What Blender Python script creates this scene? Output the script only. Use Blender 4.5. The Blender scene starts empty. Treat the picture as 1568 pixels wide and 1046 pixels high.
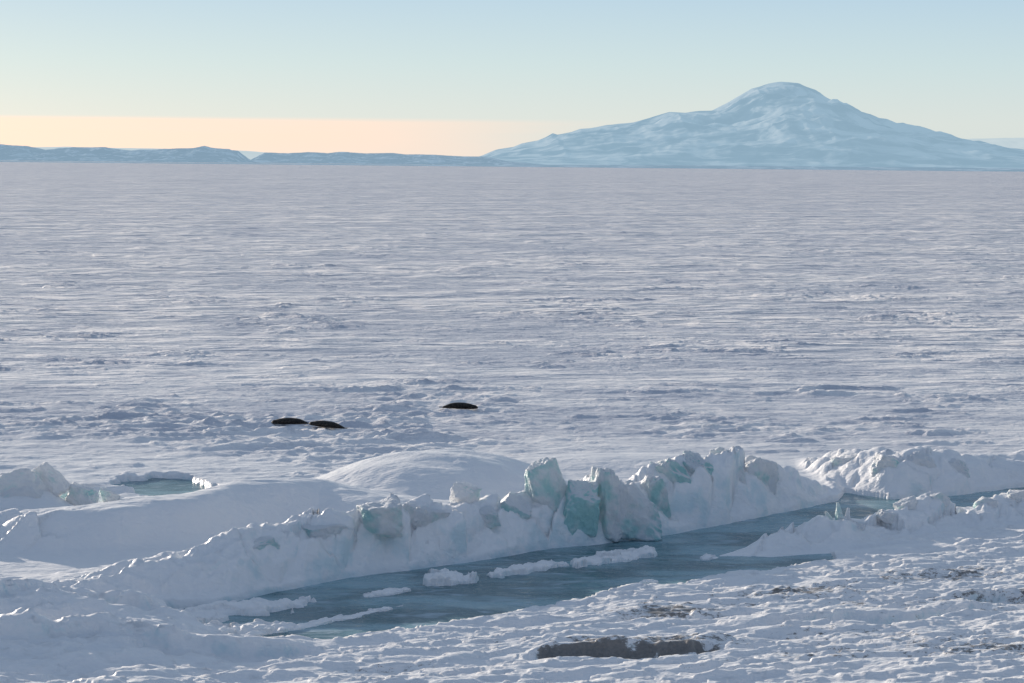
import bpy, math, random
import numpy as np
from mathutils import Vector, Matrix

scene = bpy.context.scene
CAM_Z = 21.0
SUN_EL = 12.0
SUN_AZ = 37.0     # degrees left of the viewing direction (+Y towards -X)

# ------------------------------------------------------------------ noise
def _hash(ix, iy, seed):
    h = (ix * 374761393 + iy * 668265263 + seed * 1274126177) & 0xFFFFFFFF
    h = ((h ^ (h >> 13)) * 1274126177) & 0xFFFFFFFF
    h = h ^ (h >> 16)
    h = (h * 2246822519) & 0xFFFFFFFF
    return (h ^ (h >> 15)) & 0xFFFFFFFF
def rnd(ix, iy, seed):
    return _hash(ix, iy, seed) / 4294967295.0
_GA = np.arange(256)/256*2*np.pi
_GC = np.cos(_GA); _GS = np.sin(_GA)
def perlin(x, y, seed=0):
    x = np.asarray(x, dtype=np.float64); y = np.asarray(y, dtype=np.float64)
    fx = np.floor(x); fy = np.floor(y)
    ix = fx.astype(np.int64); iy = fy.astype(np.int64)
    dx = x - fx; dy = y - fy
    u = dx*dx*dx*(dx*(dx*6-15)+10); v = dy*dy*dy*(dy*(dy*6-15)+10)
    def g(ax, ay, px, py):
        a = (_hash(ax, ay, seed) >> 7) & 255
        return _GC[a]*px + _GS[a]*py
    n00 = g(ix, iy, dx, dy); n10 = g(ix+1, iy, dx-1, dy)
    n01 = g(ix, iy+1, dx, dy-1); n11 = g(ix+1, iy+1, dx-1, dy-1)
    return ((n00*(1-u)+n10*u)*(1-v) + (n01*(1-u)+n11*u)*v) * 1.5
def fbm(x, y, seed=0, octv=4, gain=0.5, lac=2.03):
    s = 0; a = 1.0; t = 0
    for o in range(octv):
        s = s + a*perlin(x, y, seed+o*17); t += a
        x = x*lac; y = y*lac; a *= gain
    return s/t
def sstep(a, b, x):
    t = np.clip((x-a)/(b-a), 0, 1); return t*t*(3-2*t)
def smax(a, b, k):
    h = np.clip(0.5+0.5*(a-b)/k, 0, 1); return b*(1-h)+a*h + k*h*(1-h)
def lerp(a, b, t): return a + (b-a)*t
def cells(x, y, seed):
    fx = np.floor(x).astype(np.int64); fy = np.floor(y).astype(np.int64)
    d1 = np.full(x.shape, 1e9); d2 = np.full(x.shape, 1e9)
    r1 = np.zeros(x.shape); r2 = np.zeros(x.shape); r3 = np.zeros(x.shape)
    ox = np.zeros(x.shape); oy = np.zeros(x.shape)
    for i in (-1, 0, 1):
        for j in (-1, 0, 1):
            cx = fx+i; cy = fy+j
            qx = cx + rnd(cx, cy, seed); qy = cy + rnd(cx, cy, seed+1)
            d = np.hypot(x-qx, y-qy)
            new = d < d1
            d2 = np.where(new, d1, np.minimum(d2, d))
            d1 = np.where(new, d, d1)
            r1 = np.where(new, rnd(cx, cy, seed+2), r1)
            r2 = np.where(new, rnd(cx, cy, seed+3), r2)
            r3 = np.where(new, rnd(cx, cy, seed+4), r3)
            ox = np.where(new, x-qx, ox); oy = np.where(new, y-qy, oy)
    return r1, r2, r3, ox, oy, d2-d1

# ------------------------------------------------------------------ terrain layout (metres)
FOOT_X = [-60,-30,-22,-17.6,-13.9,-11.5,-8,-4.8,-0.8,2.3,4.2,7.9,11.9,16.3,20.7,21.6,24.1,28.1,33.6,45,80]
FOOT_Y = [ 80, 92, 96,100.5,102, 105.4,109.6,111.8,115.2,118.4,119.4,122,126.2,131.2,136.5,140,137.3,139,143,151,170]
CR_X = [-60,-30,-22.8,-19.2,-16.1,-13.1,-10.4,-7.6,-4.6,-1.6,0.6,2.0,3.5,5.3,7.1,8.6,10.3,12.8,15,17.2,19,20.7]
CR_Y = [ 82, 94,98.5,103,105,108,111,113,115.5,118,120,121,122,123,125,127,129,131,133,135,136.8,138]
CR_Z = [0.8,0.8,0.96,1.45,2.05,2.6,2.7,2.9,2.7,2.4,2.5,2.9,2.6,2.8,2.9,3.2,3.4,3.5,3.1,2.1,1.2,0.2]
NEAR_X = [-60,-17,-15.2,-10.7,-8.8,-6.35,-2.46,1.4,5.6,8.6,11,14,17.3,18.0,24,30,40,80]
NEAR_Y = [130,101.5,96.3,93.2,93.7,94.8,97.9,101.3,106,108.1,110.5,112.3,114.6,126,131.5,134,139,162]
SH_X = [-60,-17,-10.7,-6.35,-2.46,1.4,5.6,8.6,11,14,20,30,40,80]
SH_Y = [100,97,93.5,94.8,97.9,101.3,106,108.1,110.5,112.3,117,124,131,160]
LEDGE_Y = 88.3

def height(X, Y):
    wob = fbm(X/3.0, Y/3.0, 5, 3)*0.9
    wob2 = fbm(X/1.1+9, Y/1.1, 8, 2)*0.35
    rough = sstep(-0.1, 0.35, fbm(X/22.0+5, Y/26.0+2, 33, 2))
    zoneL = np.exp(-(((X+20)/22)**2) - ((Y-168)/32)**2)
    zoneR = np.exp(-(((X-2)/16)**2) - ((Y-176)/14)**2)*0.7
    ca, sa = math.cos(0.22), math.sin(0.22)
    U = X*ca + Y*sa; V = -X*sa + Y*ca
    s1 = fbm(U/4.5+wob*0.5, V/2.2, 41, 4, 0.58)
    s2 = fbm(U/1.8, V/0.9, 47, 2)
    s3 = 1-np.abs(perlin(U/3.2+wob*0.3, V/1.8, 55))*2
    # sparse wind-cut steps that throw short shadows
    st = fbm(U/11.0+wob*0.3, V/2.6, 57, 3, 0.5)
    steps = sstep(0.22,0.28,st)*0.12 + sstep(0.36,0.41,st)*0.12
    amp = 0.06 + 0.13*rough + 0.42*np.clip(zoneL+zoneR,0,1)*(0.4+0.6*rough)
    far = 1-sstep(500, 1500, Y)
    z = 0.30 + 0.10*fbm(X/18, Y/18, 60, 2) + far*(amp*(0.8*s1 + 0.35*s2 + 0.30*s3) + steps*(0.5+0.8*rough))
    farw = sstep(180, 450, Y)
    z = z + farw*far*0.45*fbm(X/12, Y/16, 66, 3)
    z = np.maximum(z, 0.05)
    # foreground shore
    Yn = np.interp(X, NEAR_X, NEAR_Y) + wob*0.7 + wob2*0.5
    Ysh = np.interp(X, SH_X, SH_Y)
    fore = 0.22 + 0.045*np.clip(Ysh-Y, 0, 60) + 0.0006*np.clip(Ysh-Y-14,0,80)**2
    fgn = fbm(U/6.0, V/2.4, 71, 4, 0.52)
    fgn2 = fbm(U/1.4, V/0.55, 75, 3, 0.6)
    billow = np.abs(perlin(U/3.4+wob2, V/1.2, 79))
    lay = fbm(U/3.6+4, V/1.1, 77, 3); lay = sstep(-0.02,0.04,lay)+0.8*sstep(0.22,0.27,lay)
    fore = fore + 0.40*fgn + 0.14*fgn2*sstep(-.3,.3,fbm(X/6,Y/6,81,2)) - 0.12*billow + 0.11*lay
    isfore = sstep(-1.0, 0.6, Yn-Y)
    z = z*(1-isfore) + np.maximum(fore,0.08)*isfore
    def ledge(z, x0, x1, yl, h, w, sl=0.0):
        m = sstep(x0, x0+1.5, X)*(1-sstep(x1-1.5, x1, X))
        d = Y - (yl + sl*(X-x0) + wob2*1.2 + 0.35*np.sin((X-x0)*0.8))
        prof = sstep(-0.12, 0.08, d)*np.exp(-np.clip(d,0,99)/w)
        dip = -0.40*np.exp(-((d+0.45)/0.5)**2)
        return z + m*(h*prof + dip)
    z = ledge(z, 0.4, 9.4, LEDGE_Y, 0.38, 2.5, 0.12)
    z = ledge(z, 20, 30, 99.5, 0.45, 2.5)
    z = ledge(z, 4.0, 9.6, 97.0, 0.22, 2.0, 0.1)
    z = ledge(z, -16, -8, 89, 0.40, 3.0, 0.3)
    z = ledge(z, -30, -15, 93, 0.55, 3.0, 0.25)
    z = ledge(z, -26, -13, 88.5, 0.5, 3.0, 0.1)
    z = ledge(z, 10.5, 22, 94.5, 0.3, 3.0, 0.2)
    lum = np.exp(-(((X+23)/8)**2) - ((Y-91)/7)**2)
    z = z + lum*(1.4*fbm(X/3.5, Y/2.6, 83, 4)+0.4)
    z = z + 1.25*np.exp(-(((X+20.5)/5.5)**2) - ((Y-95.0-(X+20)*0.15)/2.6)**2)
    z = z + 0.9*np.exp(-(((X+19)/4.5)**2) - ((Y-89.5-(X+19)*0.2)/1.9)**2)
    Yf = np.interp(X, FOOT_X, FOOT_Y) + wob*0.45 + wob2*0.3
    # --- smooth wind drifts behind the ridge
    def drift(z, xs, ys, zs, wf, wb, k=0.4):
        yc = np.interp(X, xs, ys) + fbm(X/7,Y/9,88,2)*2.5; zc = np.interp(X, xs, zs)
        t = (Y-yc)
        prof = np.exp(-np.where(t<0, np.abs(t/wf)**2.6, np.abs(t/wb)**2.2))
        a = zc*prof + 0.26*fbm(U/5,V/1.8,91,4)*prof-0.05
        return np.where(zc>0.02, smax(z, a, k), z)
    z = drift(z, [-60,-34,-30,-26.4,-24.2,-20.8,-18,-16,-13,-11,-8.4,-4,0,4],
                 [118,118,118,118,118,118.5,121,123,126,127,125,125,127,128],
                 [0.7,0.8,1.1,1.8,2.15,2.4,2.5,2.65,2.6,2.4,1.9,1.3,0.8,0.0], 4.2, 8)
    dm = np.clip(1-np.hypot((X+5.0-(Y-138)*0.15)/9.2, (Y-139)/11.0)**2, 0, 1)
    z = np.where(dm>0, smax(z, 2.5*dm**1.0 - 0.02+0.14*s1+0.06*np.sin(Y*1.3+X*0.6+wob*1.5), 0.3), z)
    dm = np.clip(1-np.hypot((X-9)/13.0, (Y-150)/7.0)**2, 0, 1)
    z = np.where(dm>0, smax(z, 0.9*dm-0.02+0.1*s1, 0.2), z)
    # --- channel carve
    c = np.minimum(Y-Yn, Yf-Y)
    carve = sstep(-0.15, 0.25, c)
    z = lerp(z, -0.7, carve)
    # --- main pressure ridge
    Yc = np.maximum(np.interp(X, CR_X, CR_Y), Yf+1.2); Zc = np.interp(X, CR_X, CR_Z)
    near = (np.abs(Y-Yf) < 30) & (X>-60) & (X<60) & (Y<175)
    r1=np.zeros_like(X)+.5; tx=np.zeros_like(X); e=np.ones_like(X); sm=np.zeros_like(X)
    A = (X*0.72+Y*0.69); B = (-X*0.69+Y*0.72)
    if near.any():
        q = cells((A/2.8+wob*0.15)[near], (B/1.6+wob2*0.3)[near], 101)
        r1[near]=q[0]
        tx[near]=((q[1]-0.2)*q[3]*2.6+(q[2]-0.5)*q[4]*1.6); e[near]=q[5]
        q = cells((A/0.95+wob*0.2)[near], (B/0.7+wob2*0.3)[near], 151)
        sm[near]=(q[0]-0.5)*0.5+(q[1]-0.5)*q[3]*0.9+(q[2]-0.5)*q[4]*0.7
    crag = sstep(-18, -8, X)*(0.55+0.4*sstep(-2,2,X))*(1-sstep(14,19,X))+0.15
    block = (r1-0.5)*0.8 + tx*0.9 - 0.15*(1-sstep(0,0.15,e)) + 0.35*sm
    t = (Y-Yf)/(Yc-Yf)
    front = np.clip(t,0,1)
    front = 1-(1-front)**1.9
    back = 1-sstep(0, 1, (Y-Yc)/4.5)
    zb = np.interp(X, [-60,-20,-12,-5,2,10,20],[0.5,0.6,1.1,1.3,1.0,0.7,0.3])
    rid = np.where(t<1, Zc*front, zb + (Zc-zb)*back)
    rid = rid*(1+0.16*fbm(A/3,B/2,111,2))
    ridged = 1-np.abs(fbm(A/2.0,B/1.2,117,3,0.5))*3
    rid = rid + crag*block*sstep(0.0,0.45,front)*(0.25+0.75*back)*np.minimum(1,Zc/2) \
              + (0.34*fbm(A/1.6,B/1.0,113,4,0.55)+0.20*(ridged-0.4))*sstep(0,0.3,front)*(0.3+0.7*back)
    on = sstep(-0.15, 0.05, t)*(1-sstep(20.2, 21.0, X))*(1-sstep(6,10,Y-Yc))
    z = lerp(z, smax(z, rid, 0.25), on)
    # --- ridge at the back right
    bx = [19,20,22.3,25.5,28,31,34,40,50,80]; byy=[149,149,146,141.5,143,146,148,154,160,180]; bz=[0,0.5,1.8,2.5,2.2,1.8,1.5,1.6,1.2,1.0]
    Yb = np.maximum(np.interp(X,bx,byy), Yf+1.5); Zb = np.interp(X,bx,bz)
    t2 = (Y-Yf)/(Yb-Yf); f2 = np.clip(t2,0,1); f2 = 1-(1-f2)**2.2
    bk2 = 1-sstep(0,1,(Y-Yb)/9)
    r2 = np.where(t2<1, Zb*f2, 0.1+(Zb-0.1)*bk2) + (0.42*block+0.34*fbm(A/1.8,B/1.3,121,4,0.5))*np.minimum(1,Zb)*sstep(0,.3,f2)*bk2*(0.35+0.65*(1-sstep(28,33,X)))
    on2 = sstep(-0.15,0.05,t2)*sstep(19.5,21,X)*(1-sstep(8,12,Y-Yb))
    z = lerp(z, smax(z, r2, 0.25), on2)
    # --- small broken ridge at the near right
    sx=[11.2,12.9,14.5,15.8,17.3,18.5,20,21.5,23.4,25,26.3,27.6,30.6,35,45,80]
    sy=[116.5,117.5,119,120,120.6,121,122,124,126,127,127.4,128,130,132,138,158]
    sz=[0,0.25,0.8,1.15,1.3,1.4,0.8,1.0,1.3,1.5,0.9,1.1,1.4,1.3,1.2,1.0]
    Ys=np.interp(X,sx,sy)+wob*0.3; Zs=np.interp(X,sx,sz)
    wf=np.interp(X,[11,14,18,80],[1.2,4.0,4.2,4.5]); wb=np.interp(X,[11,14,18,80],[1.0,2.0,3.5,3.5])
    tt=Y-Ys
    pr=np.where(tt<0,np.clip(1+tt/wf,0,1),np.clip(1-tt/wb,0,1)); 
    pr2=np.where(tt<0, pr**0.9, 1-(1-pr)**2.5)
    rs=-0.6+(Zs+0.6)*pr2 + (0.7*block+0.34*fbm(A/1.2,B/0.9,131,3,0.55))*sstep(0.3,0.75,pr)*np.minimum(1,Zs)
    z = np.where(Zs>0.01, smax(z, rs, 0.15), z)
    # pool on the far left
    pe = np.hypot((X+22.6+(Y-140)*0.25)/3.4, (Y-138.6)/5.0) + wob*0.45 + wob2*0.4
    pe2 = np.hypot((X+29)/5.5, (Y-137.0-0.25*X-7)/0.9) + wob*0.4
    pool = 1-sstep(0.85, 1.02, np.minimum(pe, pe2))
    z = lerp(z, -0.6, pool)
    # --- broken blocks, far left
    lb = np.exp(-(((X+29.5)/3.6)**2) - ((Y-127.0)/4.0)**2)
    z = z + sstep(0.2,0.9,lb)*(1.6 + 1.2*block) 
    lb2 = np.exp(-(((X+31)/5)**2) - ((Y-116)/2.5)**2)
    z = z + lb2*(0.5 + 1.0*block)
    return z

def dirt_mask(X, Y):
    g = lambda x,y,a,b: np.exp(-(((X-x)/a)**2) - ((Y-y)/b)**2)
    yl = LEDGE_Y+0.12*(X-0.4)+0.35*np.sin((X-0.4)*0.8)
    nz = 0.62+1.1*fbm(X/1.1,Y/0.4,400,4,0.6)
    band = np.exp(-((Y-yl+0.15+0.25*fbm(X/0.9,Y/0.8,403,3))/0.27)**4)*sstep(0.6,2.0,X)*(1-sstep(8.0,9.2,X))*nz
    d = (1.0*g(5,90.0,4.2,1.8) + 0.65*g(7,98,2.8,2.0) + 0.75*g(22,108,5.5,3.5) + 0.5*g(24,99.5,5,3) + 0.6*g(14,104,4.5,2.2)
         + 0.5*g(-5,87,4,1.5)+0.5*g(14,92,5,2)+0.4*g(-2,92,3,1.5)+0.5*g(20,88,6,4)+0.5*g(12,86,10,3)+0.42*g(10,101,9,4)+0.42*g(18,97,6,3))
    return np.clip(d,0,1.2)+1.8*np.clip(band,0,1)+1.5*g(10.4,99.5,0.45,0.35)

ys=[60.0]
while ys[-1] < 120000:
    y=ys[-1]
    step = 0.6 if y<78 else max(0.15, 0.6*y*y/45800.0)
    if y>2500: step=y*0.12
    ys.append(y+step)
ys=np.array(ys)
tc=np.linspace(-0.28,0.28,960)
side=0.28+np.cumsum(np.linspace(0.002,0.03,45))
tcol=np.concatenate([-side[::-1],tc,side])
YY,TT=np.meshgrid(ys,tcol,indexing='ij')
XX=TT*YY
ZZ=np.full(XX.shape,0.32)
nearrows=ys<1600
ZZ[nearrows]=height(XX[nearrows],YY[nearrows])

def grid_mesh(name, X, Y, Z, attrs=None, smooth=True):
    nr,nc=X.shape
    me=bpy.data.meshes.new(name)
    co=np.stack([X,Y,Z],-1).reshape(-1,3).astype(np.float32)
    idx=np.arange(nr*nc).reshape(nr,nc)
    f=np.stack([idx[:-1,:-1],idx[:-1,1:],idx[1:,1:],idx[1:,:-1]],-1).reshape(-1,4).astype(np.int32)
    me.vertices.add(len(co)); me.vertices.foreach_set('co',co.ravel())
    me.loops.add(f.size); me.loops.foreach_set('vertex_index',f.ravel())
    me.polygons.add(len(f)); me.polygons.foreach_set('loop_start',np.arange(0,f.size,4,dtype=np.int32))
    me.update(calc_edges=True)
    me.polygons.foreach_set('use_smooth',np.full(len(f),smooth))
    if attrs:
        for k,v in attrs.items():
            a=me.attributes.new(k,'FLOAT','POINT'); a.data.foreach_set('value',v.astype(np.float32).ravel())
    ob=bpy.data.objects.new(name,me); scene.collection.objects.link(ob)
    return ob

# ------------------------------------------------------------------ materials
def new_mat(name):
    m=bpy.data.materials.new(name); m.use_nodes=True
    nt=m.node_tree; nt.nodes.clear()
    return m,nt
class NB:
    def __init__(s,nt): s.nt=nt
    def n(s,t,**kw):
        nd=s.nt.nodes.new(t)
        for k,v in kw.items(): setattr(nd,k,v)
        return nd
    def l(s,a,b): s.nt.links.new(a,b)
    def setv(s,sock,v):
        if isinstance(v,bpy.types.NodeSocket): s.l(v,sock)
        else: sock.default_value=v
    def math(s,op,a,b=0.0,c=None,clamp=False):
        nd=s.n('ShaderNodeMath',operation=op,use_clamp=clamp)
        s.setv(nd.inputs[0],a); s.setv(nd.inputs[1],b)
        if c is not None: s.setv(nd.inputs[2],c)
        return nd.outputs[0]
    def noise(s,vec,scale,detail=3,rough=0.5,dist=0.0):
        nd=s.n('ShaderNodeTexNoise'); s.l(vec,nd.inputs['Vector'])
        nd.inputs['Scale'].default_value=scale; nd.inputs['Detail'].default_value=detail
        nd.inputs['Roughness'].default_value=rough; nd.inputs['Distortion'].default_value=dist
        return nd.outputs['Fac']
    def mapr(s,v,a,b,c=0.0,d=1.0,smooth=True):
        nd=s.n('ShaderNodeMapRange'); nd.interpolation_type='SMOOTHSTEP' if smooth else 'LINEAR'
        s.setv(nd.inputs[0],v)
        for i,x in enumerate((a,b,c,d)): nd.inputs[i+1].default_value=x
        return nd.outputs[0]
    def mixc(s,f,a,b):
        nd=s.n('ShaderNodeMix',data_type='RGBA'); s.setv(nd.inputs[0],f)
        s.setv(nd.inputs[6],a); s.setv(nd.inputs[7],b); return nd.outputs[2]
    def mapping(s,vec,scale=(1,1,1),rot=(0,0,0)):
        nd=s.n('ShaderNodeMapping'); s.l(vec,nd.inputs[0])
        nd.inputs['Scale'].default_value=scale; nd.inputs['Rotation'].default_value=rot
        return nd.outputs[0]

def snow_material():
    m,nt=new_mat('snow'); b=NB(nt)
    out=b.n('ShaderNodeOutputMaterial'); p=b.n('ShaderNodeBsdfPrincipled')
    geo=b.n('ShaderNodeNewGeometry'); pos=geo.outputs['Position']
    sep=b.n('ShaderNodeSeparateXYZ'); b.l(pos,sep.inputs[0])
    w=b.mapping(pos,(0.55,1,1),(0,0,-0.22))
    n1=b.noise(w,0.8,3,0.65); n2=b.noise(w,0.16,2,0.65); n3=b.noise(w,0.04,2,0.65); n4=b.noise(w,5.0,2,0.6); n5=b.noise(w,0.008,2,0.6)
    nearf=b.mapr(sep.outputs['Y'],150,300,0.0,1.0)
    # wind-scoured patches are rougher, drifted patches smoother
    pl=b.noise(w,0.028,4,0.6,0.3)
    rp=b.mapr(pl,0.38,0.62,0.5,1.5)
    bump=b.math('MULTIPLY',n4,0.06)
    bump=b.math('ADD',bump,b.math('MULTIPLY',n1,b.math('MULTIPLY_ADD',nearf,0.9,0.20)))
    bump=b.math('ADD',bump,b.math('MULTIPLY',b.math('MULTIPLY',n2,nearf),b.math('MULTIPLY',rp,3.2)))
    bump=b.math('ADD',bump,b.math('MULTIPLY',b.math('MULTIPLY',n3,b.mapr(sep.outputs['Y'],350,900)),11.0))
    bump=b.math('ADD',bump,b.math('MULTIPLY',b.math('MULTIPLY',n5,b.mapr(sep.outputs['Y'],900,2500)),36.0))
    bn=b.n('ShaderNodeBump'); bn.inputs['Strength'].default_value=1.0; bn.inputs['Distance'].default_value=1.0
    b.l(bump,bn.inputs['Height'])
    pa=b.math('ADD',b.math('MULTIPLY',b.noise(w,0.13,6,0.80),0.7),b.math('MULTIPLY',pl,0.3))
    c=b.mixc(b.mapr(pa,0.44,0.55),(0.62,0.63,0.68,1),(0.98,0.94,0.91,1))
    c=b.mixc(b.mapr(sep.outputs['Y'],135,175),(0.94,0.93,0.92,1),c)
    sn=b.n('ShaderNodeSeparateXYZ'); b.l(geo.outputs['Normal'],sn.inputs[0])
    steep=b.mapr(sn.outputs['Z'],0.75,0.35,0.0,1.0)
    ice=b.math('MULTIPLY',steep,b.mapr(b.noise(pos,0.5,3,0.6),0.42,0.62))
    c=b.mixc(b.math('MULTIPLY',ice,0.55),c,(0.50,0.72,0.77,1))
    at=b.n('ShaderNodeAttribute'); at.attribute_name='dirt'
    dn=b.noise(w,3.6,6,0.80,0.2); dn2=b.noise(pos,0.45,2,0.6)
    dsum=b.math('ADD',b.math('MULTIPLY',at.outputs['Fac'],0.26),b.math('ADD',b.math('MULTIPLY',dn,0.78),b.math('MULTIPLY',dn2,0.22)))
    dm=b.mapr(dsum,0.665,0.75)
    dm=b.math('MULTIPLY',dm,b.mapr(at.outputs['Fac'],0.05,0.3))
    dc=b.mixc(b.noise(pos,6.0,3,0.7),(0.04,0.036,0.034,1),(0.26,0.23,0.20,1))
    c=b.mixc(b.math('MULTIPLY',dm,0.92),c,dc)
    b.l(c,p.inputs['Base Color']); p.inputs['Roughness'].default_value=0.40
    p.inputs['Specular IOR Level'].default_value=0.75
    b.l(bn.outputs[0],p.inputs['Normal']); b.l(p.outputs[0],out.inputs[0])
    return m
SNOW=snow_material()

def ice_material():
    m,nt=new_mat('glacial_ice'); b=NB(nt)
    out=b.n('ShaderNodeOutputMaterial'); p=b.n('ShaderNodeBsdfPrincipled')
    geo=b.n('ShaderNodeNewGeometry'); pos=geo.outputs['Position']
    sn=b.n('ShaderNodeSeparateXYZ'); b.l(geo.outputs['Normal'],sn.inputs[0])
    at=b.n('ShaderNodeAttribute'); at.attribute_name='ice'
    n=b.noise(pos,0.9,3,0.5); n2=b.noise(pos,4.0,4,0.65)
    top=b.mapr(sn.outputs['Z'],0.2,0.6)
    frost=b.math('MAXIMUM',top,b.mapr(b.math('SUBTRACT',n,b.math('MULTIPLY',at.outputs['Fac'],0.22)),0.22,0.52))
    icec=b.mixc(n2,(0.36,0.70,0.69,1),(0.58,0.86,0.84,1))
    c=b.mixc(frost,icec,(0.93,0.94,0.95,1))
    b.l(c,p.inputs['Base Color']); b.l(b.mapr(frost,0,1,0.3,0.6),p.inputs['Roughness'])
    bn=b.n('ShaderNodeBump'); bn.inputs['Strength'].default_value=0.9; bn.inputs['Distance'].default_value=0.22
    b.l(b.math('ADD',n,b.math('MULTIPLY',n2,0.7)),bn.inputs['Height']); b.l(bn.outputs[0],p.inputs['Normal'])
    tr=b.n('ShaderNodeBsdfTranslucent'); b.l(c,tr.inputs[0]); mx=b.n('ShaderNodeMixShader'); mx.inputs[0].default_value=0.20
    b.l(p.outputs[0],mx.inputs[1]); b.l(tr.outputs[0],mx.inputs[2])
    b.l(mx.outputs[0],out.inputs[0]); return m
ICE=ice_material()

def water_material():
    m,nt=new_mat('frozen_lead_water'); b=NB(nt)
    out=b.n('ShaderNodeOutputMaterial'); p=b.n('ShaderNodeBsdfPrincipled')
    geo=b.n('ShaderNodeNewGeometry'); pos=geo.outputs['Position']
    w=b.mapping(pos,(0.5,1.2,1),(0,0,-0.75))
    n=b.noise(w,0.22,4,0.6,0.4); n2=b.noise(pos,2.0,3,0.6); n3=b.noise(w,0.8,6,0.72,0.7)
    c=b.mixc(b.mapr(n,0.40,0.60),(0.085,0.18,0.21,1),(0.25,0.42,0.47,1))
    c=b.mixc(b.mapr(n3,0.52,0.68,0,0.75),c,(0.54,0.65,0.72,1))
    b.l(c,p.inputs['Base Color'])
    b.l(b.mapr(n3,0.35,0.65,0.10,0.45),p.inputs['Roughness']); p.inputs['IOR'].default_value=1.31
    bn=b.n('ShaderNodeBump'); bn.inputs['Strength'].default_value=0.25; bn.inputs['Distance'].default_value=0.04
    b.l(b.math('ADD',n2,n3),bn.inputs['Height']); b.l(bn.outputs[0],p.inputs['Normal'])
    b.l(p.outputs[0],out.inputs[0]); return m
WATER=water_material()

def painted_haze_material(name, rock, snow, haze, haze_amt, nscale, thr, estr=1.0, soft=0.06):  # aerial haze is painted in: constant emission mixed over the diffuse surface
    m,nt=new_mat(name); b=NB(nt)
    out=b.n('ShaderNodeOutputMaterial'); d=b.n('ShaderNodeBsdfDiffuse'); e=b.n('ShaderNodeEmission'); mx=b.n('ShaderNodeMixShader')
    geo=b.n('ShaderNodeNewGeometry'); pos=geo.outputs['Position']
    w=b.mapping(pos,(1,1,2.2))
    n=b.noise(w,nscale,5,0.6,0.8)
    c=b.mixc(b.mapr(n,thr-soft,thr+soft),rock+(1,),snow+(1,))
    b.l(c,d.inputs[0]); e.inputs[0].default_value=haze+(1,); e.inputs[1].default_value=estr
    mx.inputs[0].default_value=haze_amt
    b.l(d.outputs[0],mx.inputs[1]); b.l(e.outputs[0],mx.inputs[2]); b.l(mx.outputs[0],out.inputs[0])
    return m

ground=grid_mesh('snow_covered_sea_ice',XX,YY,ZZ,{'dirt':dirt_mask(XX,YY)})
ground.data.materials.append(SNOW)
wx,wy=np.meshgrid(np.linspace(-70,90,3),np.linspace(80,190,3))
water=grid_mesh('sea_water',wx,wy,np.zeros_like(wx)); water.data.materials.append(WATER)

# ------------------------------------------------------------------ ice blocks
def unit_sphere_grid(n):
    import bmesh
    bm=bmesh.new(); bmesh.ops.create_cube(bm,size=2)
    bmesh.ops.subdivide_edges(bm,edges=bm.edges[:],cuts=n,use_grid_fill=True)
    bm.verts.ensure_lookup_table()
    v=np.array([x.co[:] for x in bm.verts]); f=[[q.index for q in fc.verts] for fc in bm.faces]
    bm.free()
    v/=np.linalg.norm(v,axis=1)[:,None]
    return v,np.array(f)
SV,SF=unit_sphere_grid(30)
def n3(v,s,seed,o=3):
    x,y,z=v[:,0]*s,v[:,1]*s,v[:,2]*s
    return (fbm(x+seed,y+z*0.7,seed,o)+fbm(y+seed,z+x*0.7,seed+5,o)+fbm(z+seed,x+y*0.7,seed+9,o))/1.7
def chunk(center,size,rot=(0,0,0),seed=1,planes=9,rough=0.10,taper=0.0,ice=0.3):
    rng=np.random.default_rng(seed)
    nrm=rng.normal(size=(planes,3)); 
    nrm=np.concatenate([nrm,np.eye(3),-np.eye(3)]); nrm/=np.linalg.norm(nrm,axis=1)[:,None]
    h=np.concatenate([rng.uniform(0.70,1.1,planes),np.full(6,0.85)])
    dot=SV@nrm.T
    r=np.where(dot>0.05,h/np.maximum(dot,0.05),9)
    k=34.0
    r=-np.log(np.exp(-k*r).sum(1))/k
    v=SV*r[:,None]
    v=v*(1+rough*n3(v,1.7,seed)[:,None]*2+rough*0.8*n3(v,4.5,seed+3,4)[:,None])
    v=v*(np.array(size)/2)
    if taper:
        tz=(v[:,2]/(size[2]/2)+1)/2; sc=1-taper*np.clip(tz,0,1); v[:,0]*=sc; v[:,1]*=sc
    M=np.array(Matrix.Rotation(rot[2],3,'Z')@Matrix.Rotation(rot[1],3,'Y')@Matrix.Rotation(rot[0],3,'X'))
    return v@M.T+np.array(center)
def chunks_object(name,lst,mat):
    V=[];F=[];I=[];o=0
    for a in lst:
        v=chunk(**a); V.append(v); F.append(SF+o); o+=len(v); I.append(np.full(len(v),a.get('ice',0.3)))
    V=np.concatenate(V); F=np.concatenate(F); I=np.concatenate(I)
    me=bpy.data.meshes.new(name); me.from_pydata(V.tolist(),[],F.tolist()); 
    me.polygons.foreach_set('use_smooth',np.ones(len(F),bool)); me.update()
    a=me.attributes.new('ice','FLOAT','POINT'); a.data.foreach_set('value',I.astype(np.float32))
    me.materials.append(mat)
    ob=bpy.data.objects.new(name,me); scene.collection.objects.link(ob); return ob
def C(x,y,z,sx,sy,sz,rx=0,ry=0,rz=0,seed=1,**k):
    return dict(center=(x,y,z),size=(sx,sy,sz),rot=(math.radians(rx),math.radians(ry),math.radians(rz)),seed=seed,**k)
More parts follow.
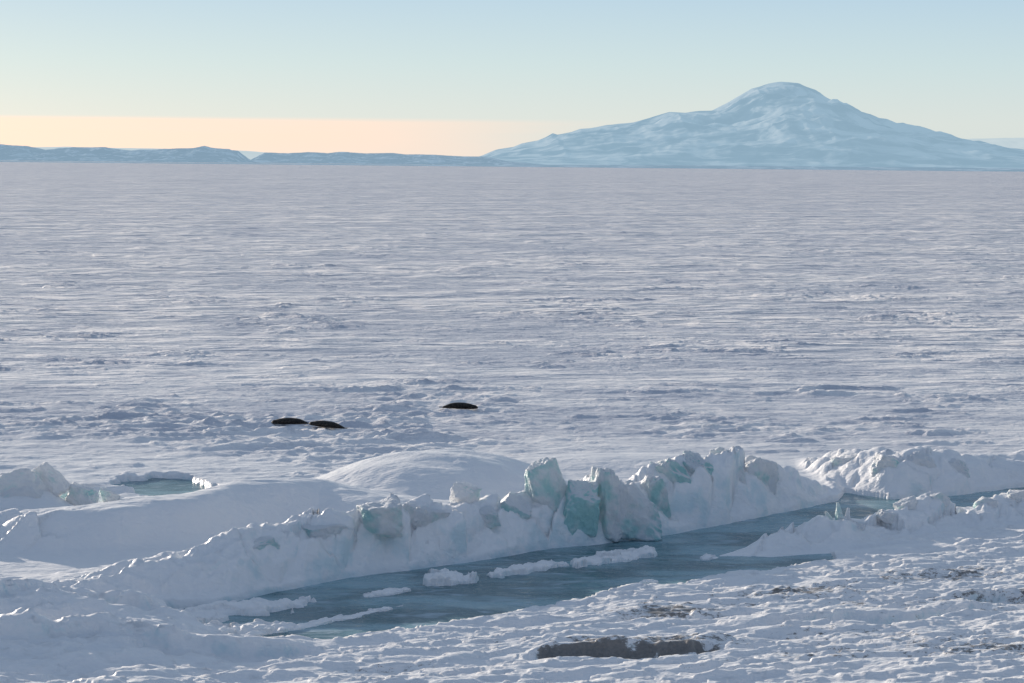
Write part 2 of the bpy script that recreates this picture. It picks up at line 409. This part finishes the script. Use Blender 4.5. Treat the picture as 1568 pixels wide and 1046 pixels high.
ridge=[C(-6.7,111.9,2.5,2.3,2.2,2.1,5,-4,20,seed=3,ice=.2),
 C(-2.6,118.6,2.9,1.7,1.4,1.3,8,10,35,seed=5,ice=.1),
 C(2.1,120.6,2.7,3.4,2.6,4.1,-8,-18,25,seed=7,taper=0.4,ice=.5),
 C(3.9,120.3,2.0,2.4,2.2,3.2,6,8,10,seed=9,taper=0.25,ice=1.4),
 C(5.3,121.3,2.1,2.5,2.6,4.3,0,4,30,seed=11,taper=0.35,ice=.3),
 C(6.9,121.9,1.5,3.3,2.8,3.9,-5,-10,15,seed=13,taper=0.2,ice=.2),
 C(8.1,124.4,1.9,2.4,2.4,3.4,10,-18,40,seed=15,taper=0.3,ice=.5),
 C(9.5,127.0,2.4,1.9,2.8,3.6,-10,-32,35,seed=17,taper=0.3,ice=.7),
 C(11.2,128.8,2.6,2.0,2.8,3.4,0,-36,40,seed=19,taper=0.3,ice=.5),
 C(12.9,130.8,2.5,2.3,2.4,3.4,0,-28,30,seed=21,taper=0.35,ice=.3),
 C(14.9,132.5,2.0,2.8,2.4,2.8,0,18,30,seed=23,taper=0.2,ice=.1),
 C(0.2,119.2,1.8,2.2,2.0,2.2,0,20,0,seed=25,ice=.1),
 C(-1.2,117.2,1.8,1.3,1.4,1.4,10,-20,0,seed=26,ice=.1),
 C(-4.6,114.6,2.0,2.3,2.0,1.8,4,12,40,seed=27,ice=.0),
 C(-9.4,110.6,1.9,2.8,1.8,1.6,0,-8,40,seed=29,ice=.1),
 C(-12.6,107.4,1.8,2.4,1.4,1.2,0,-12,40,seed=30,ice=.1)]
chunks_object('ice_pressure_ridge',ridge,ICE)
sh=[C(18.4,121,1.5,0.6,0.9,1.8,0,-12,20,seed=31,taper=0.75),C(18.0,121.1,1.2,0.6,0.8,1.5,0,-30,10,seed=32,taper=0.7),
 C(18.9,121.2,1.3,0.5,0.7,1.5,0,15,50,seed=33,taper=0.75),C(17.3,120.8,1.0,0.9,0.9,1.0,0,-20,0,seed=34,taper=0.5),
 C(19.5,121.3,0.8,0.9,0.9,0.8,0,10,0,seed=35),C(21.6,124,1.0,1.2,1.0,0.8,0,20,30,seed=36),C(23.2,126,1.3,1.6,1.2,1.0,0,-20,30,seed=37),
 C(25.0,127,1.5,1.7,1.2,1.1,0,-28,20,seed=38,taper=0.3),C(28.2,128.4,1.1,1.4,1.2,1.0,0,12,0,seed=39),C(30.6,130,1.2,1.5,1.4,1.3,0,-12,0,seed=40)]
for a in sh: a['ice']=0.1
chunks_object('broken_ice_ridge',sh,ICE)
bk=[C(22.4,144.6,1.0,2.4,2.0,1.8,0,-10,0,seed=51,ice=.1),C(24.6,140.4,1.4,3.0,2.2,2.2,0,12,0,seed=52,ice=.1),C(26.6,141.0,1.6,2.6,2.2,2.2,0,-20,0,seed=53,taper=0.3,ice=.1),C(28.8,142.4,1.1,3.2,2.2,2.0,0,8,0,seed=54,ice=0)]
chunks_object('ice_boulders',bk,ICE)
lf=[C(-28.9,125.6,1.7,4.6,3.0,2.8,0,-24,20,seed=61,ice=0,taper=0.2),C(-27.2,127.6,2.1,1.8,1.8,2.4,0,-38,0,seed=62,taper=0.4,ice=0),C(-25.4,128.6,1.0,2.0,1.6,1.5,0,14,0,seed=63,ice=0),C(-31.8,125,1.2,3.0,2.6,2.4,0,-16,0,seed=64,ice=0),C(-24.4,131.6,0.6,1.5,1.2,0.9,0,20,0,seed=65,ice=0),
 C(-28.6,117.2,0.9,2.2,1.6,1.1,0,-20,20,seed=66,ice=0),C(-30.6,116.2,0.8,1.6,1.4,1.1,0,14,20,seed=67,ice=0),C(-26.9,131.5,0.8,1.6,1.2,1.1,0,-26,20,seed=68,ice=0)]
chunks_object('ice_boulders',lf,ICE)

def floe(name,pts_a,pts_b,width,h,seed,jag=0.8):
    a=np.array(pts_a);bb=np.array(pts_b); L=np.linalg.norm(bb-a); d=(bb-a)/L; nrmv=np.array([-d[1],d[0]])
    s=np.linspace(-0.15,1.15,130); q=np.linspace(-1.5,1.5,56)
    S,Q=np.meshgrid(s,q,indexing='ij')
    X=a[0]+d[0]*S*L+nrmv[0]*Q*width/2; Y=a[1]+d[1]*S*L+nrmv[1]*Q*width/2
    wr=0.35*fbm(X/1.5,Y/1.5,seed+9,2)
    edge=1-np.abs(2*S-1)**2.5 - np.abs(Q+wr*1.5)**1.8 + jag*fbm(X/1.0,Y/1.0,seed,4,0.6)
    border=np.minimum(np.minimum(S+0.15,1.15-S)*8,(1.5-np.abs(Q))*3)
    edge=np.minimum(edge,border-0.1)
    q_=cells(X/1.1,Y/0.8,seed+20)
    Z=-0.12+ (h+0.12)*sstep(-0.03,0.12,edge)*(0.6+0.4*fbm(X/0.7,Y/0.7,seed+4,3)+0.5*np.clip(edge,0,1)+0.5*(q_[0]-0.5)+0.5*(q_[1]-.5)*q_[3])
    o=grid_mesh(name,X,Y,Z); o.data.materials.append(SNOW); return o
floe('ice_floe',(-4.3,107.5),(-1.9,109.4),1.6,0.46,201)
floe('ice_floe',(-1.2,109.7),(2.9,113.8),1.3,0.26,202,1.1)
floe('ice_floe',(3.4,113.1),(7.9,117.5),1.7,0.34,203,1.1)
floe('ice_floe',(-7.1,104.4),(-4.9,106.1),0.9,0.2,204)
floe('ice_floe',(-16.5,97.8),(-9.6,103.0),2.8,0.32,205,1.1)
floe('ice_floe',(-12.4,94.3),(-5.4,102.0),0.8,0.12,206,1.3)
floe('ice_floe',(10.2,115.2),(11.2,116.2),0.7,0.18,207)
floe('ice_floe',(6.4,108.2),(7.5,109.2),0.6,0.15,208)
floe('ice_floe',(-15.6,95.6),(-9.3,97.4),1.8,0.28,209,1.1)

# ------------------------------------------------------------------ seals
def seal_material():
    m,nt=new_mat('seal_fur'); b=NB(nt)
    out=b.n('ShaderNodeOutputMaterial'); p=b.n('ShaderNodeBsdfPrincipled')
    tc_=b.n('ShaderNodeTexCoord'); n=b.noise(tc_.outputs['Object'],7,3,0.6)
    sp=b.n('ShaderNodeSeparateXYZ'); b.l(tc_.outputs['Object'],sp.inputs[0])
    c=b.mixc(b.mapr(n,0.45,0.62),(0.012,0.010,0.009,1),(0.045,0.038,0.03,1))
    c=b.mixc(b.math('MULTIPLY',b.mapr(sp.outputs['Z'],0.22,0.05),b.mapr(n,0.5,0.6)),c,(0.10,0.085,0.07,1))
    b.l(c,p.inputs['Base Color']); p.inputs['Roughness'].default_value=0.6; p.inputs['Specular IOR Level'].default_value=0.3
    b.l(p.outputs[0],out.inputs[0]); return m
SEAL=seal_material()
def seal(x,y,heading,length=2.6,seed=0):
    k=length/2.6; kz=0.82
    st=[(-1.30,.08,.07,.09),(-1.18,.13,.10,.12),(-1.0,.20,.16,.17),(-.75,.29,.23,.23),(-.45,.35,.27,.27),(-.1,.38,.29,.29),(.25,.38,.29,.29),(.55,.34,.27,.27),
        (.78,.28,.24,.25),(.95,.21,.20,.22),(1.08,.18,.175,.21),(1.18,.16,.155,.20),(1.26,.11,.11,.18),(1.31,.06,.06,.16),(1.33,.01,.01,.16)]
    xs=np.array([s[0] for s in st]); 
    u=np.linspace(-1.30,1.33,60); W=np.interp(u,xs,[s[1] for s in st]); H=np.interp(u,xs,[s[2] for s in st]); Zc_=np.interp(u,xs,[s[3] for s in st])
    a=np.linspace(0,2*np.pi,28,endpoint=False); bend=0.06*np.sin(u*1.8+seed)
    V=[];F=[]
    for i in range(60):
        for t in a:
            zz=Zc_[i]+H[i]*math.sin(t)
            V.append((u[i],bend[i]+W[i]*math.cos(t),max(zz,0.0 if math.sin(t)<0 else zz)))
    na=28
    for i in range(59):
        for j in range(na):
            F.append((i*na+j,i*na+(j+1)%na,(i+1)*na+(j+1)%na,(i+1)*na+j))
    F.append(tuple(range(na))[::-1]); F.append(tuple(59*na+j for j in range(na)))
    def paddle(p0,dirv,upv,L,w,th):
        o=len(V); dirv=Vector(dirv).normalized(); upv=Vector(upv).normalized(); sd=dirv.cross(upv)
        n=10;mm=10
        for i in range(n+1):
            s=i/n; ww=w*(0.45+0.9*s-0.75*s**4)*(1 if i<n else .3)
            for j in range(mm):
                t=2*math.pi*j/mm
                q=Vector(p0)+dirv*L*s+sd*ww*math.cos(t)+upv*th*math.sin(t)*(1-0.6*s)
                V.append((q.x,q.y,max(q.z,0.005)))
        for i in range(n):
            for j in range(mm):
                F.append((o+i*mm+j,o+i*mm+(j+1)%mm,o+(i+1)*mm+(j+1)%mm,o+(i+1)*mm+j))
        F.append(tuple(o+n*mm+j for j in range(mm)))
    for sgn in (-1,1):
        paddle((.62,sgn*.22,.12),(-.7,sgn*.75,-.12),(0,0,1),.38,.09,.03)
        paddle((-1.22,sgn*.03,.10),(-1,sgn*.38,0.03),(0,0,1),.36,.10,.04)
    me=bpy.data.meshes.new('weddell_seal'); me.from_pydata([(v[0]*k,v[1]*k,v[2]*k*kz) for v in V],[],F); me.update()
    me.polygons.foreach_set('use_smooth',np.ones(len(F),bool)); me.materials.append(SEAL)
    ob=bpy.data.objects.new('seal',me); scene.collection.objects.link(ob)
    dxs=(-1,-.5,0,.5,1)
    hz=height(np.array([[x+dx*math.cos(heading) for dx in dxs]]),np.array([[y+dx*math.sin(heading) for dx in dxs]]))[0]
    hf=height(np.array([[x+dx for dx in dxs]]),np.array([[y-0.5]*5]))[0]
    ob.location=(x,y,float(max(np.mean(hz),np.mean(hf)))+0.06); ob.rotation_euler=(0,-math.atan2(hz[4]-hz[0],2)*0.5,heading)
    return ob
seal(-17.35,169.9,math.radians(176),2.85,1)
seal(-14.3,168.0,math.radians(172),2.8,2)
seal(-4.3,182,math.radians(3),2.95,3)

# ------------------------------------------------------------------ mountain, headlands
def ridge_mesh(name, D, prof, depth, seed, mat, rough=0.12, nx=420, ny=160, ns=1.0, octv=5):
    k=D/3342.0
    px=np.array([p[0] for p in prof],float); hz=np.array([p[1] for p in prof],float)*k
    xs=(np.linspace(px[0],px[-1],nx)-784)*k; prx=(px-784)*k
    w=np.linspace(-1,1,ny)
    X,Wd=np.meshgrid(xs,w,indexing='xy')
    Hm=hz.max()
    sc=Hm*ns
    P=np.interp(X+sc*0.15*fbm(X/sc/1.5,Wd*3,seed+3,3)*np.minimum(1,np.abs(Wd)*4),prx,hz)
    env=np.clip(1-np.abs(Wd)**1.15,0,1)
    Z=P*env
    n=fbm(X/sc,Wd*depth/sc,seed+7,octv,0.5)
    gul=1-np.abs(fbm(X/(sc*0.45),Wd*depth/(sc*1.8),seed+11,3))*2.2
    Z=Z+ P*(rough*n*2+rough*0.6*(gul-0.6))*np.minimum(1,np.abs(Wd)*5+0.1)*env**0.5
    Z=np.where(np.abs(Wd)>0.995,-50,Z)
    o=grid_mesh(name,X,D+Wd*depth,Z); o.data.materials.append(mat); return o
M1=painted_haze_material('hazy_mountain',(0.10,0.15,0.22),(0.88,0.85,0.80),(0.37,0.56,0.70),0.73,0.0006,0.50,0.97,0.10)
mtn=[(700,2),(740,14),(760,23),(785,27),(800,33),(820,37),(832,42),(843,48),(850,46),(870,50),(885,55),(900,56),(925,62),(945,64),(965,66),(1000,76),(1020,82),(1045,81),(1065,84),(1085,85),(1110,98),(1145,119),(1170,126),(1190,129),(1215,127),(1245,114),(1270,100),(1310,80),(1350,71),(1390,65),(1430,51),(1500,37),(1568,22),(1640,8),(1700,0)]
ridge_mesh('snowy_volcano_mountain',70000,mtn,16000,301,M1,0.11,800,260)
M2=painted_haze_material('hazy_headland',(0.08,0.12,0.18),(0.75,0.78,0.80),(0.33,0.49,0.63),0.72,0.005,0.55,0.97,0.08)
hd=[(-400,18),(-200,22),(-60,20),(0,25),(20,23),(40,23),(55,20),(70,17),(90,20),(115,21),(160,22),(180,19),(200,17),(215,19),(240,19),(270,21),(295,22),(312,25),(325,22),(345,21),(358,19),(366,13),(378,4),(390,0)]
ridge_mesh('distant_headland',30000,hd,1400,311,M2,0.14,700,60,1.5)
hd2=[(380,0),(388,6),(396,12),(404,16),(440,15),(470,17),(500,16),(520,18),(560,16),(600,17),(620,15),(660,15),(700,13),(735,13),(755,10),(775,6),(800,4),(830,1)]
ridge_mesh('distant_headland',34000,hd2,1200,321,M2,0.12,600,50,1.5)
M3=painted_haze_material('hazy_far_range',(0.5,0.55,0.6),(0.8,0.8,0.8),(0.62,0.74,0.78),0.8,0.0003,0.45,0.98)
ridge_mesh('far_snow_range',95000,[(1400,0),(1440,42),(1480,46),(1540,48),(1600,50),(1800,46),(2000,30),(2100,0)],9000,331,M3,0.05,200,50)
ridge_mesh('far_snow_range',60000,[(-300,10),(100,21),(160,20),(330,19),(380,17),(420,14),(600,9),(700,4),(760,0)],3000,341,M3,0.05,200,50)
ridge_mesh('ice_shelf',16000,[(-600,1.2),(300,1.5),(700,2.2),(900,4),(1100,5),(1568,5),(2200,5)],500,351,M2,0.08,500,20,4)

# ------------------------------------------------------------------ world
world=bpy.data.worlds.new('World'); scene.world=world; world.use_nodes=True
nt=world.node_tree; nt.nodes.clear(); b=NB(nt)
out=b.n('ShaderNodeOutputWorld')
sky=b.n('ShaderNodeTexSky'); sky.sky_type='NISHITA'; sky.sun_disc=False
sky.sun_elevation=math.radians(SUN_EL); sky.sun_rotation=math.radians(-SUN_AZ)
sky.air_density=1.0; sky.dust_density=0.6; sky.ozone_density=1.5; sky.altitude=20
bg=b.n('ShaderNodeBackground'); b.l(sky.outputs[0],bg.inputs[0]); bg.inputs[1].default_value=0.12
tcw=b.n('ShaderNodeTexCoord'); sp=b.n('ShaderNodeSeparateXYZ'); b.l(tcw.outputs['Generated'],sp.inputs[0])
ramp=b.n('ShaderNodeValToRGB'); b.l(sp.outputs['Z'],ramp.inputs[0])
els=ramp.color_ramp.elements
stops=[(0.0,(0.69,0.77,0.77)),(0.02,(0.69,0.77,0.77)),(0.045,(0.59,0.74,0.79)),(0.08,(0.46,0.64,0.80)),(0.18,(0.26,0.34,0.44)),(0.5,(0.27,0.34,0.45)),(1.0,(0.25,0.33,0.47))]
els[0].position=stops[0][0]; els[0].color=stops[0][1]+(1,)
els[1].position=1.0; els[1].color=stops[-1][1]+(1,)
for s_ in stops[1:-1]:
    e_=els.new(s_[0]); e_.color=s_[1]+(1,)
cm=b.mapping(tcw.outputs['Generated'],(1.2,1.2,60))
cn=b.noise(cm,2.2,4,0.55)
azv=b.math('ADD',sp.outputs['X'],b.math('MULTIPLY',b.math('SUBTRACT',cn,0.5),0.10))
edge=b.math('ADD',sp.outputs['Z'],b.math('MULTIPLY',b.math('SUBTRACT',cn,0.5),0.003))
band=b.math('MULTIPLY',b.mapr(edge,0.0204,0.0178),b.mapr(azv,0.06,-0.09))
band=b.math('MULTIPLY',band,b.mapr(cn,0.25,0.6,0.7,1.0))
skyc=b.mixc(b.math('MULTIPLY',band,0.9),ramp.outputs[0],(1.04,0.79,0.68,1))
# the sky away from the sun is darker and bluer than the sky towards it
anti=b.mapr(sp.outputs['Y'],0.80,-0.25,0.0,1.0)
anti=b.math('MULTIPLY',anti,b.mapr(sp.outputs['Z'],0.75,0.35,0.0,1.0))
dark=b.n('ShaderNodeMix',data_type='RGBA',blend_type='MULTIPLY'); b.l(anti,dark.inputs[0]); b.l(skyc,dark.inputs[6]); dark.inputs[7].default_value=(0.32,0.42,0.60,1)
bg2=b.n('ShaderNodeBackground'); b.l(dark.outputs[2],bg2.inputs[0]); bg2.inputs[1].default_value=1.0
mx=b.n('ShaderNodeMixShader'); mx.inputs[0].default_value=0.88
b.l(bg.outputs[0],mx.inputs[1]); b.l(bg2.outputs[0],mx.inputs[2]); b.l(mx.outputs[0],out.inputs[0])

sun=bpy.data.lights.new('sun','SUN'); sun.energy=5.0; sun.angle=math.radians(0.6); sun.color=(1.0,0.88,0.75)
sun.energy=5.0
so=bpy.data.objects.new('sun',sun); scene.collection.objects.link(so)
az=math.radians(SUN_AZ); el=math.radians(SUN_EL)
dirv=Vector((-math.sin(az)*math.cos(el),math.cos(az)*math.cos(el),math.sin(el)))
so.rotation_euler=dirv.to_track_quat('Z','Y').to_euler(); so.location=(-60,60,60)

cam=bpy.data.cameras.new('camera'); co=bpy.data.objects.new('camera',cam); scene.collection.objects.link(co)
cam.sensor_width=36; cam.lens=36*3342/1568; cam.clip_start=1; cam.clip_end=300000
pitch=math.atan((523-251.0)/3342); roll=math.radians(0.55)
R=Matrix.Rotation(math.pi/2-pitch,4,'X')@Matrix.Rotation(roll,4,'Z')
co.matrix_world=Matrix.Translation((0,0,CAM_Z))@R
scene.camera=co
scene.view_settings.view_transform='Standard'; scene.view_settings.look='None'; scene.view_settings.exposure=0
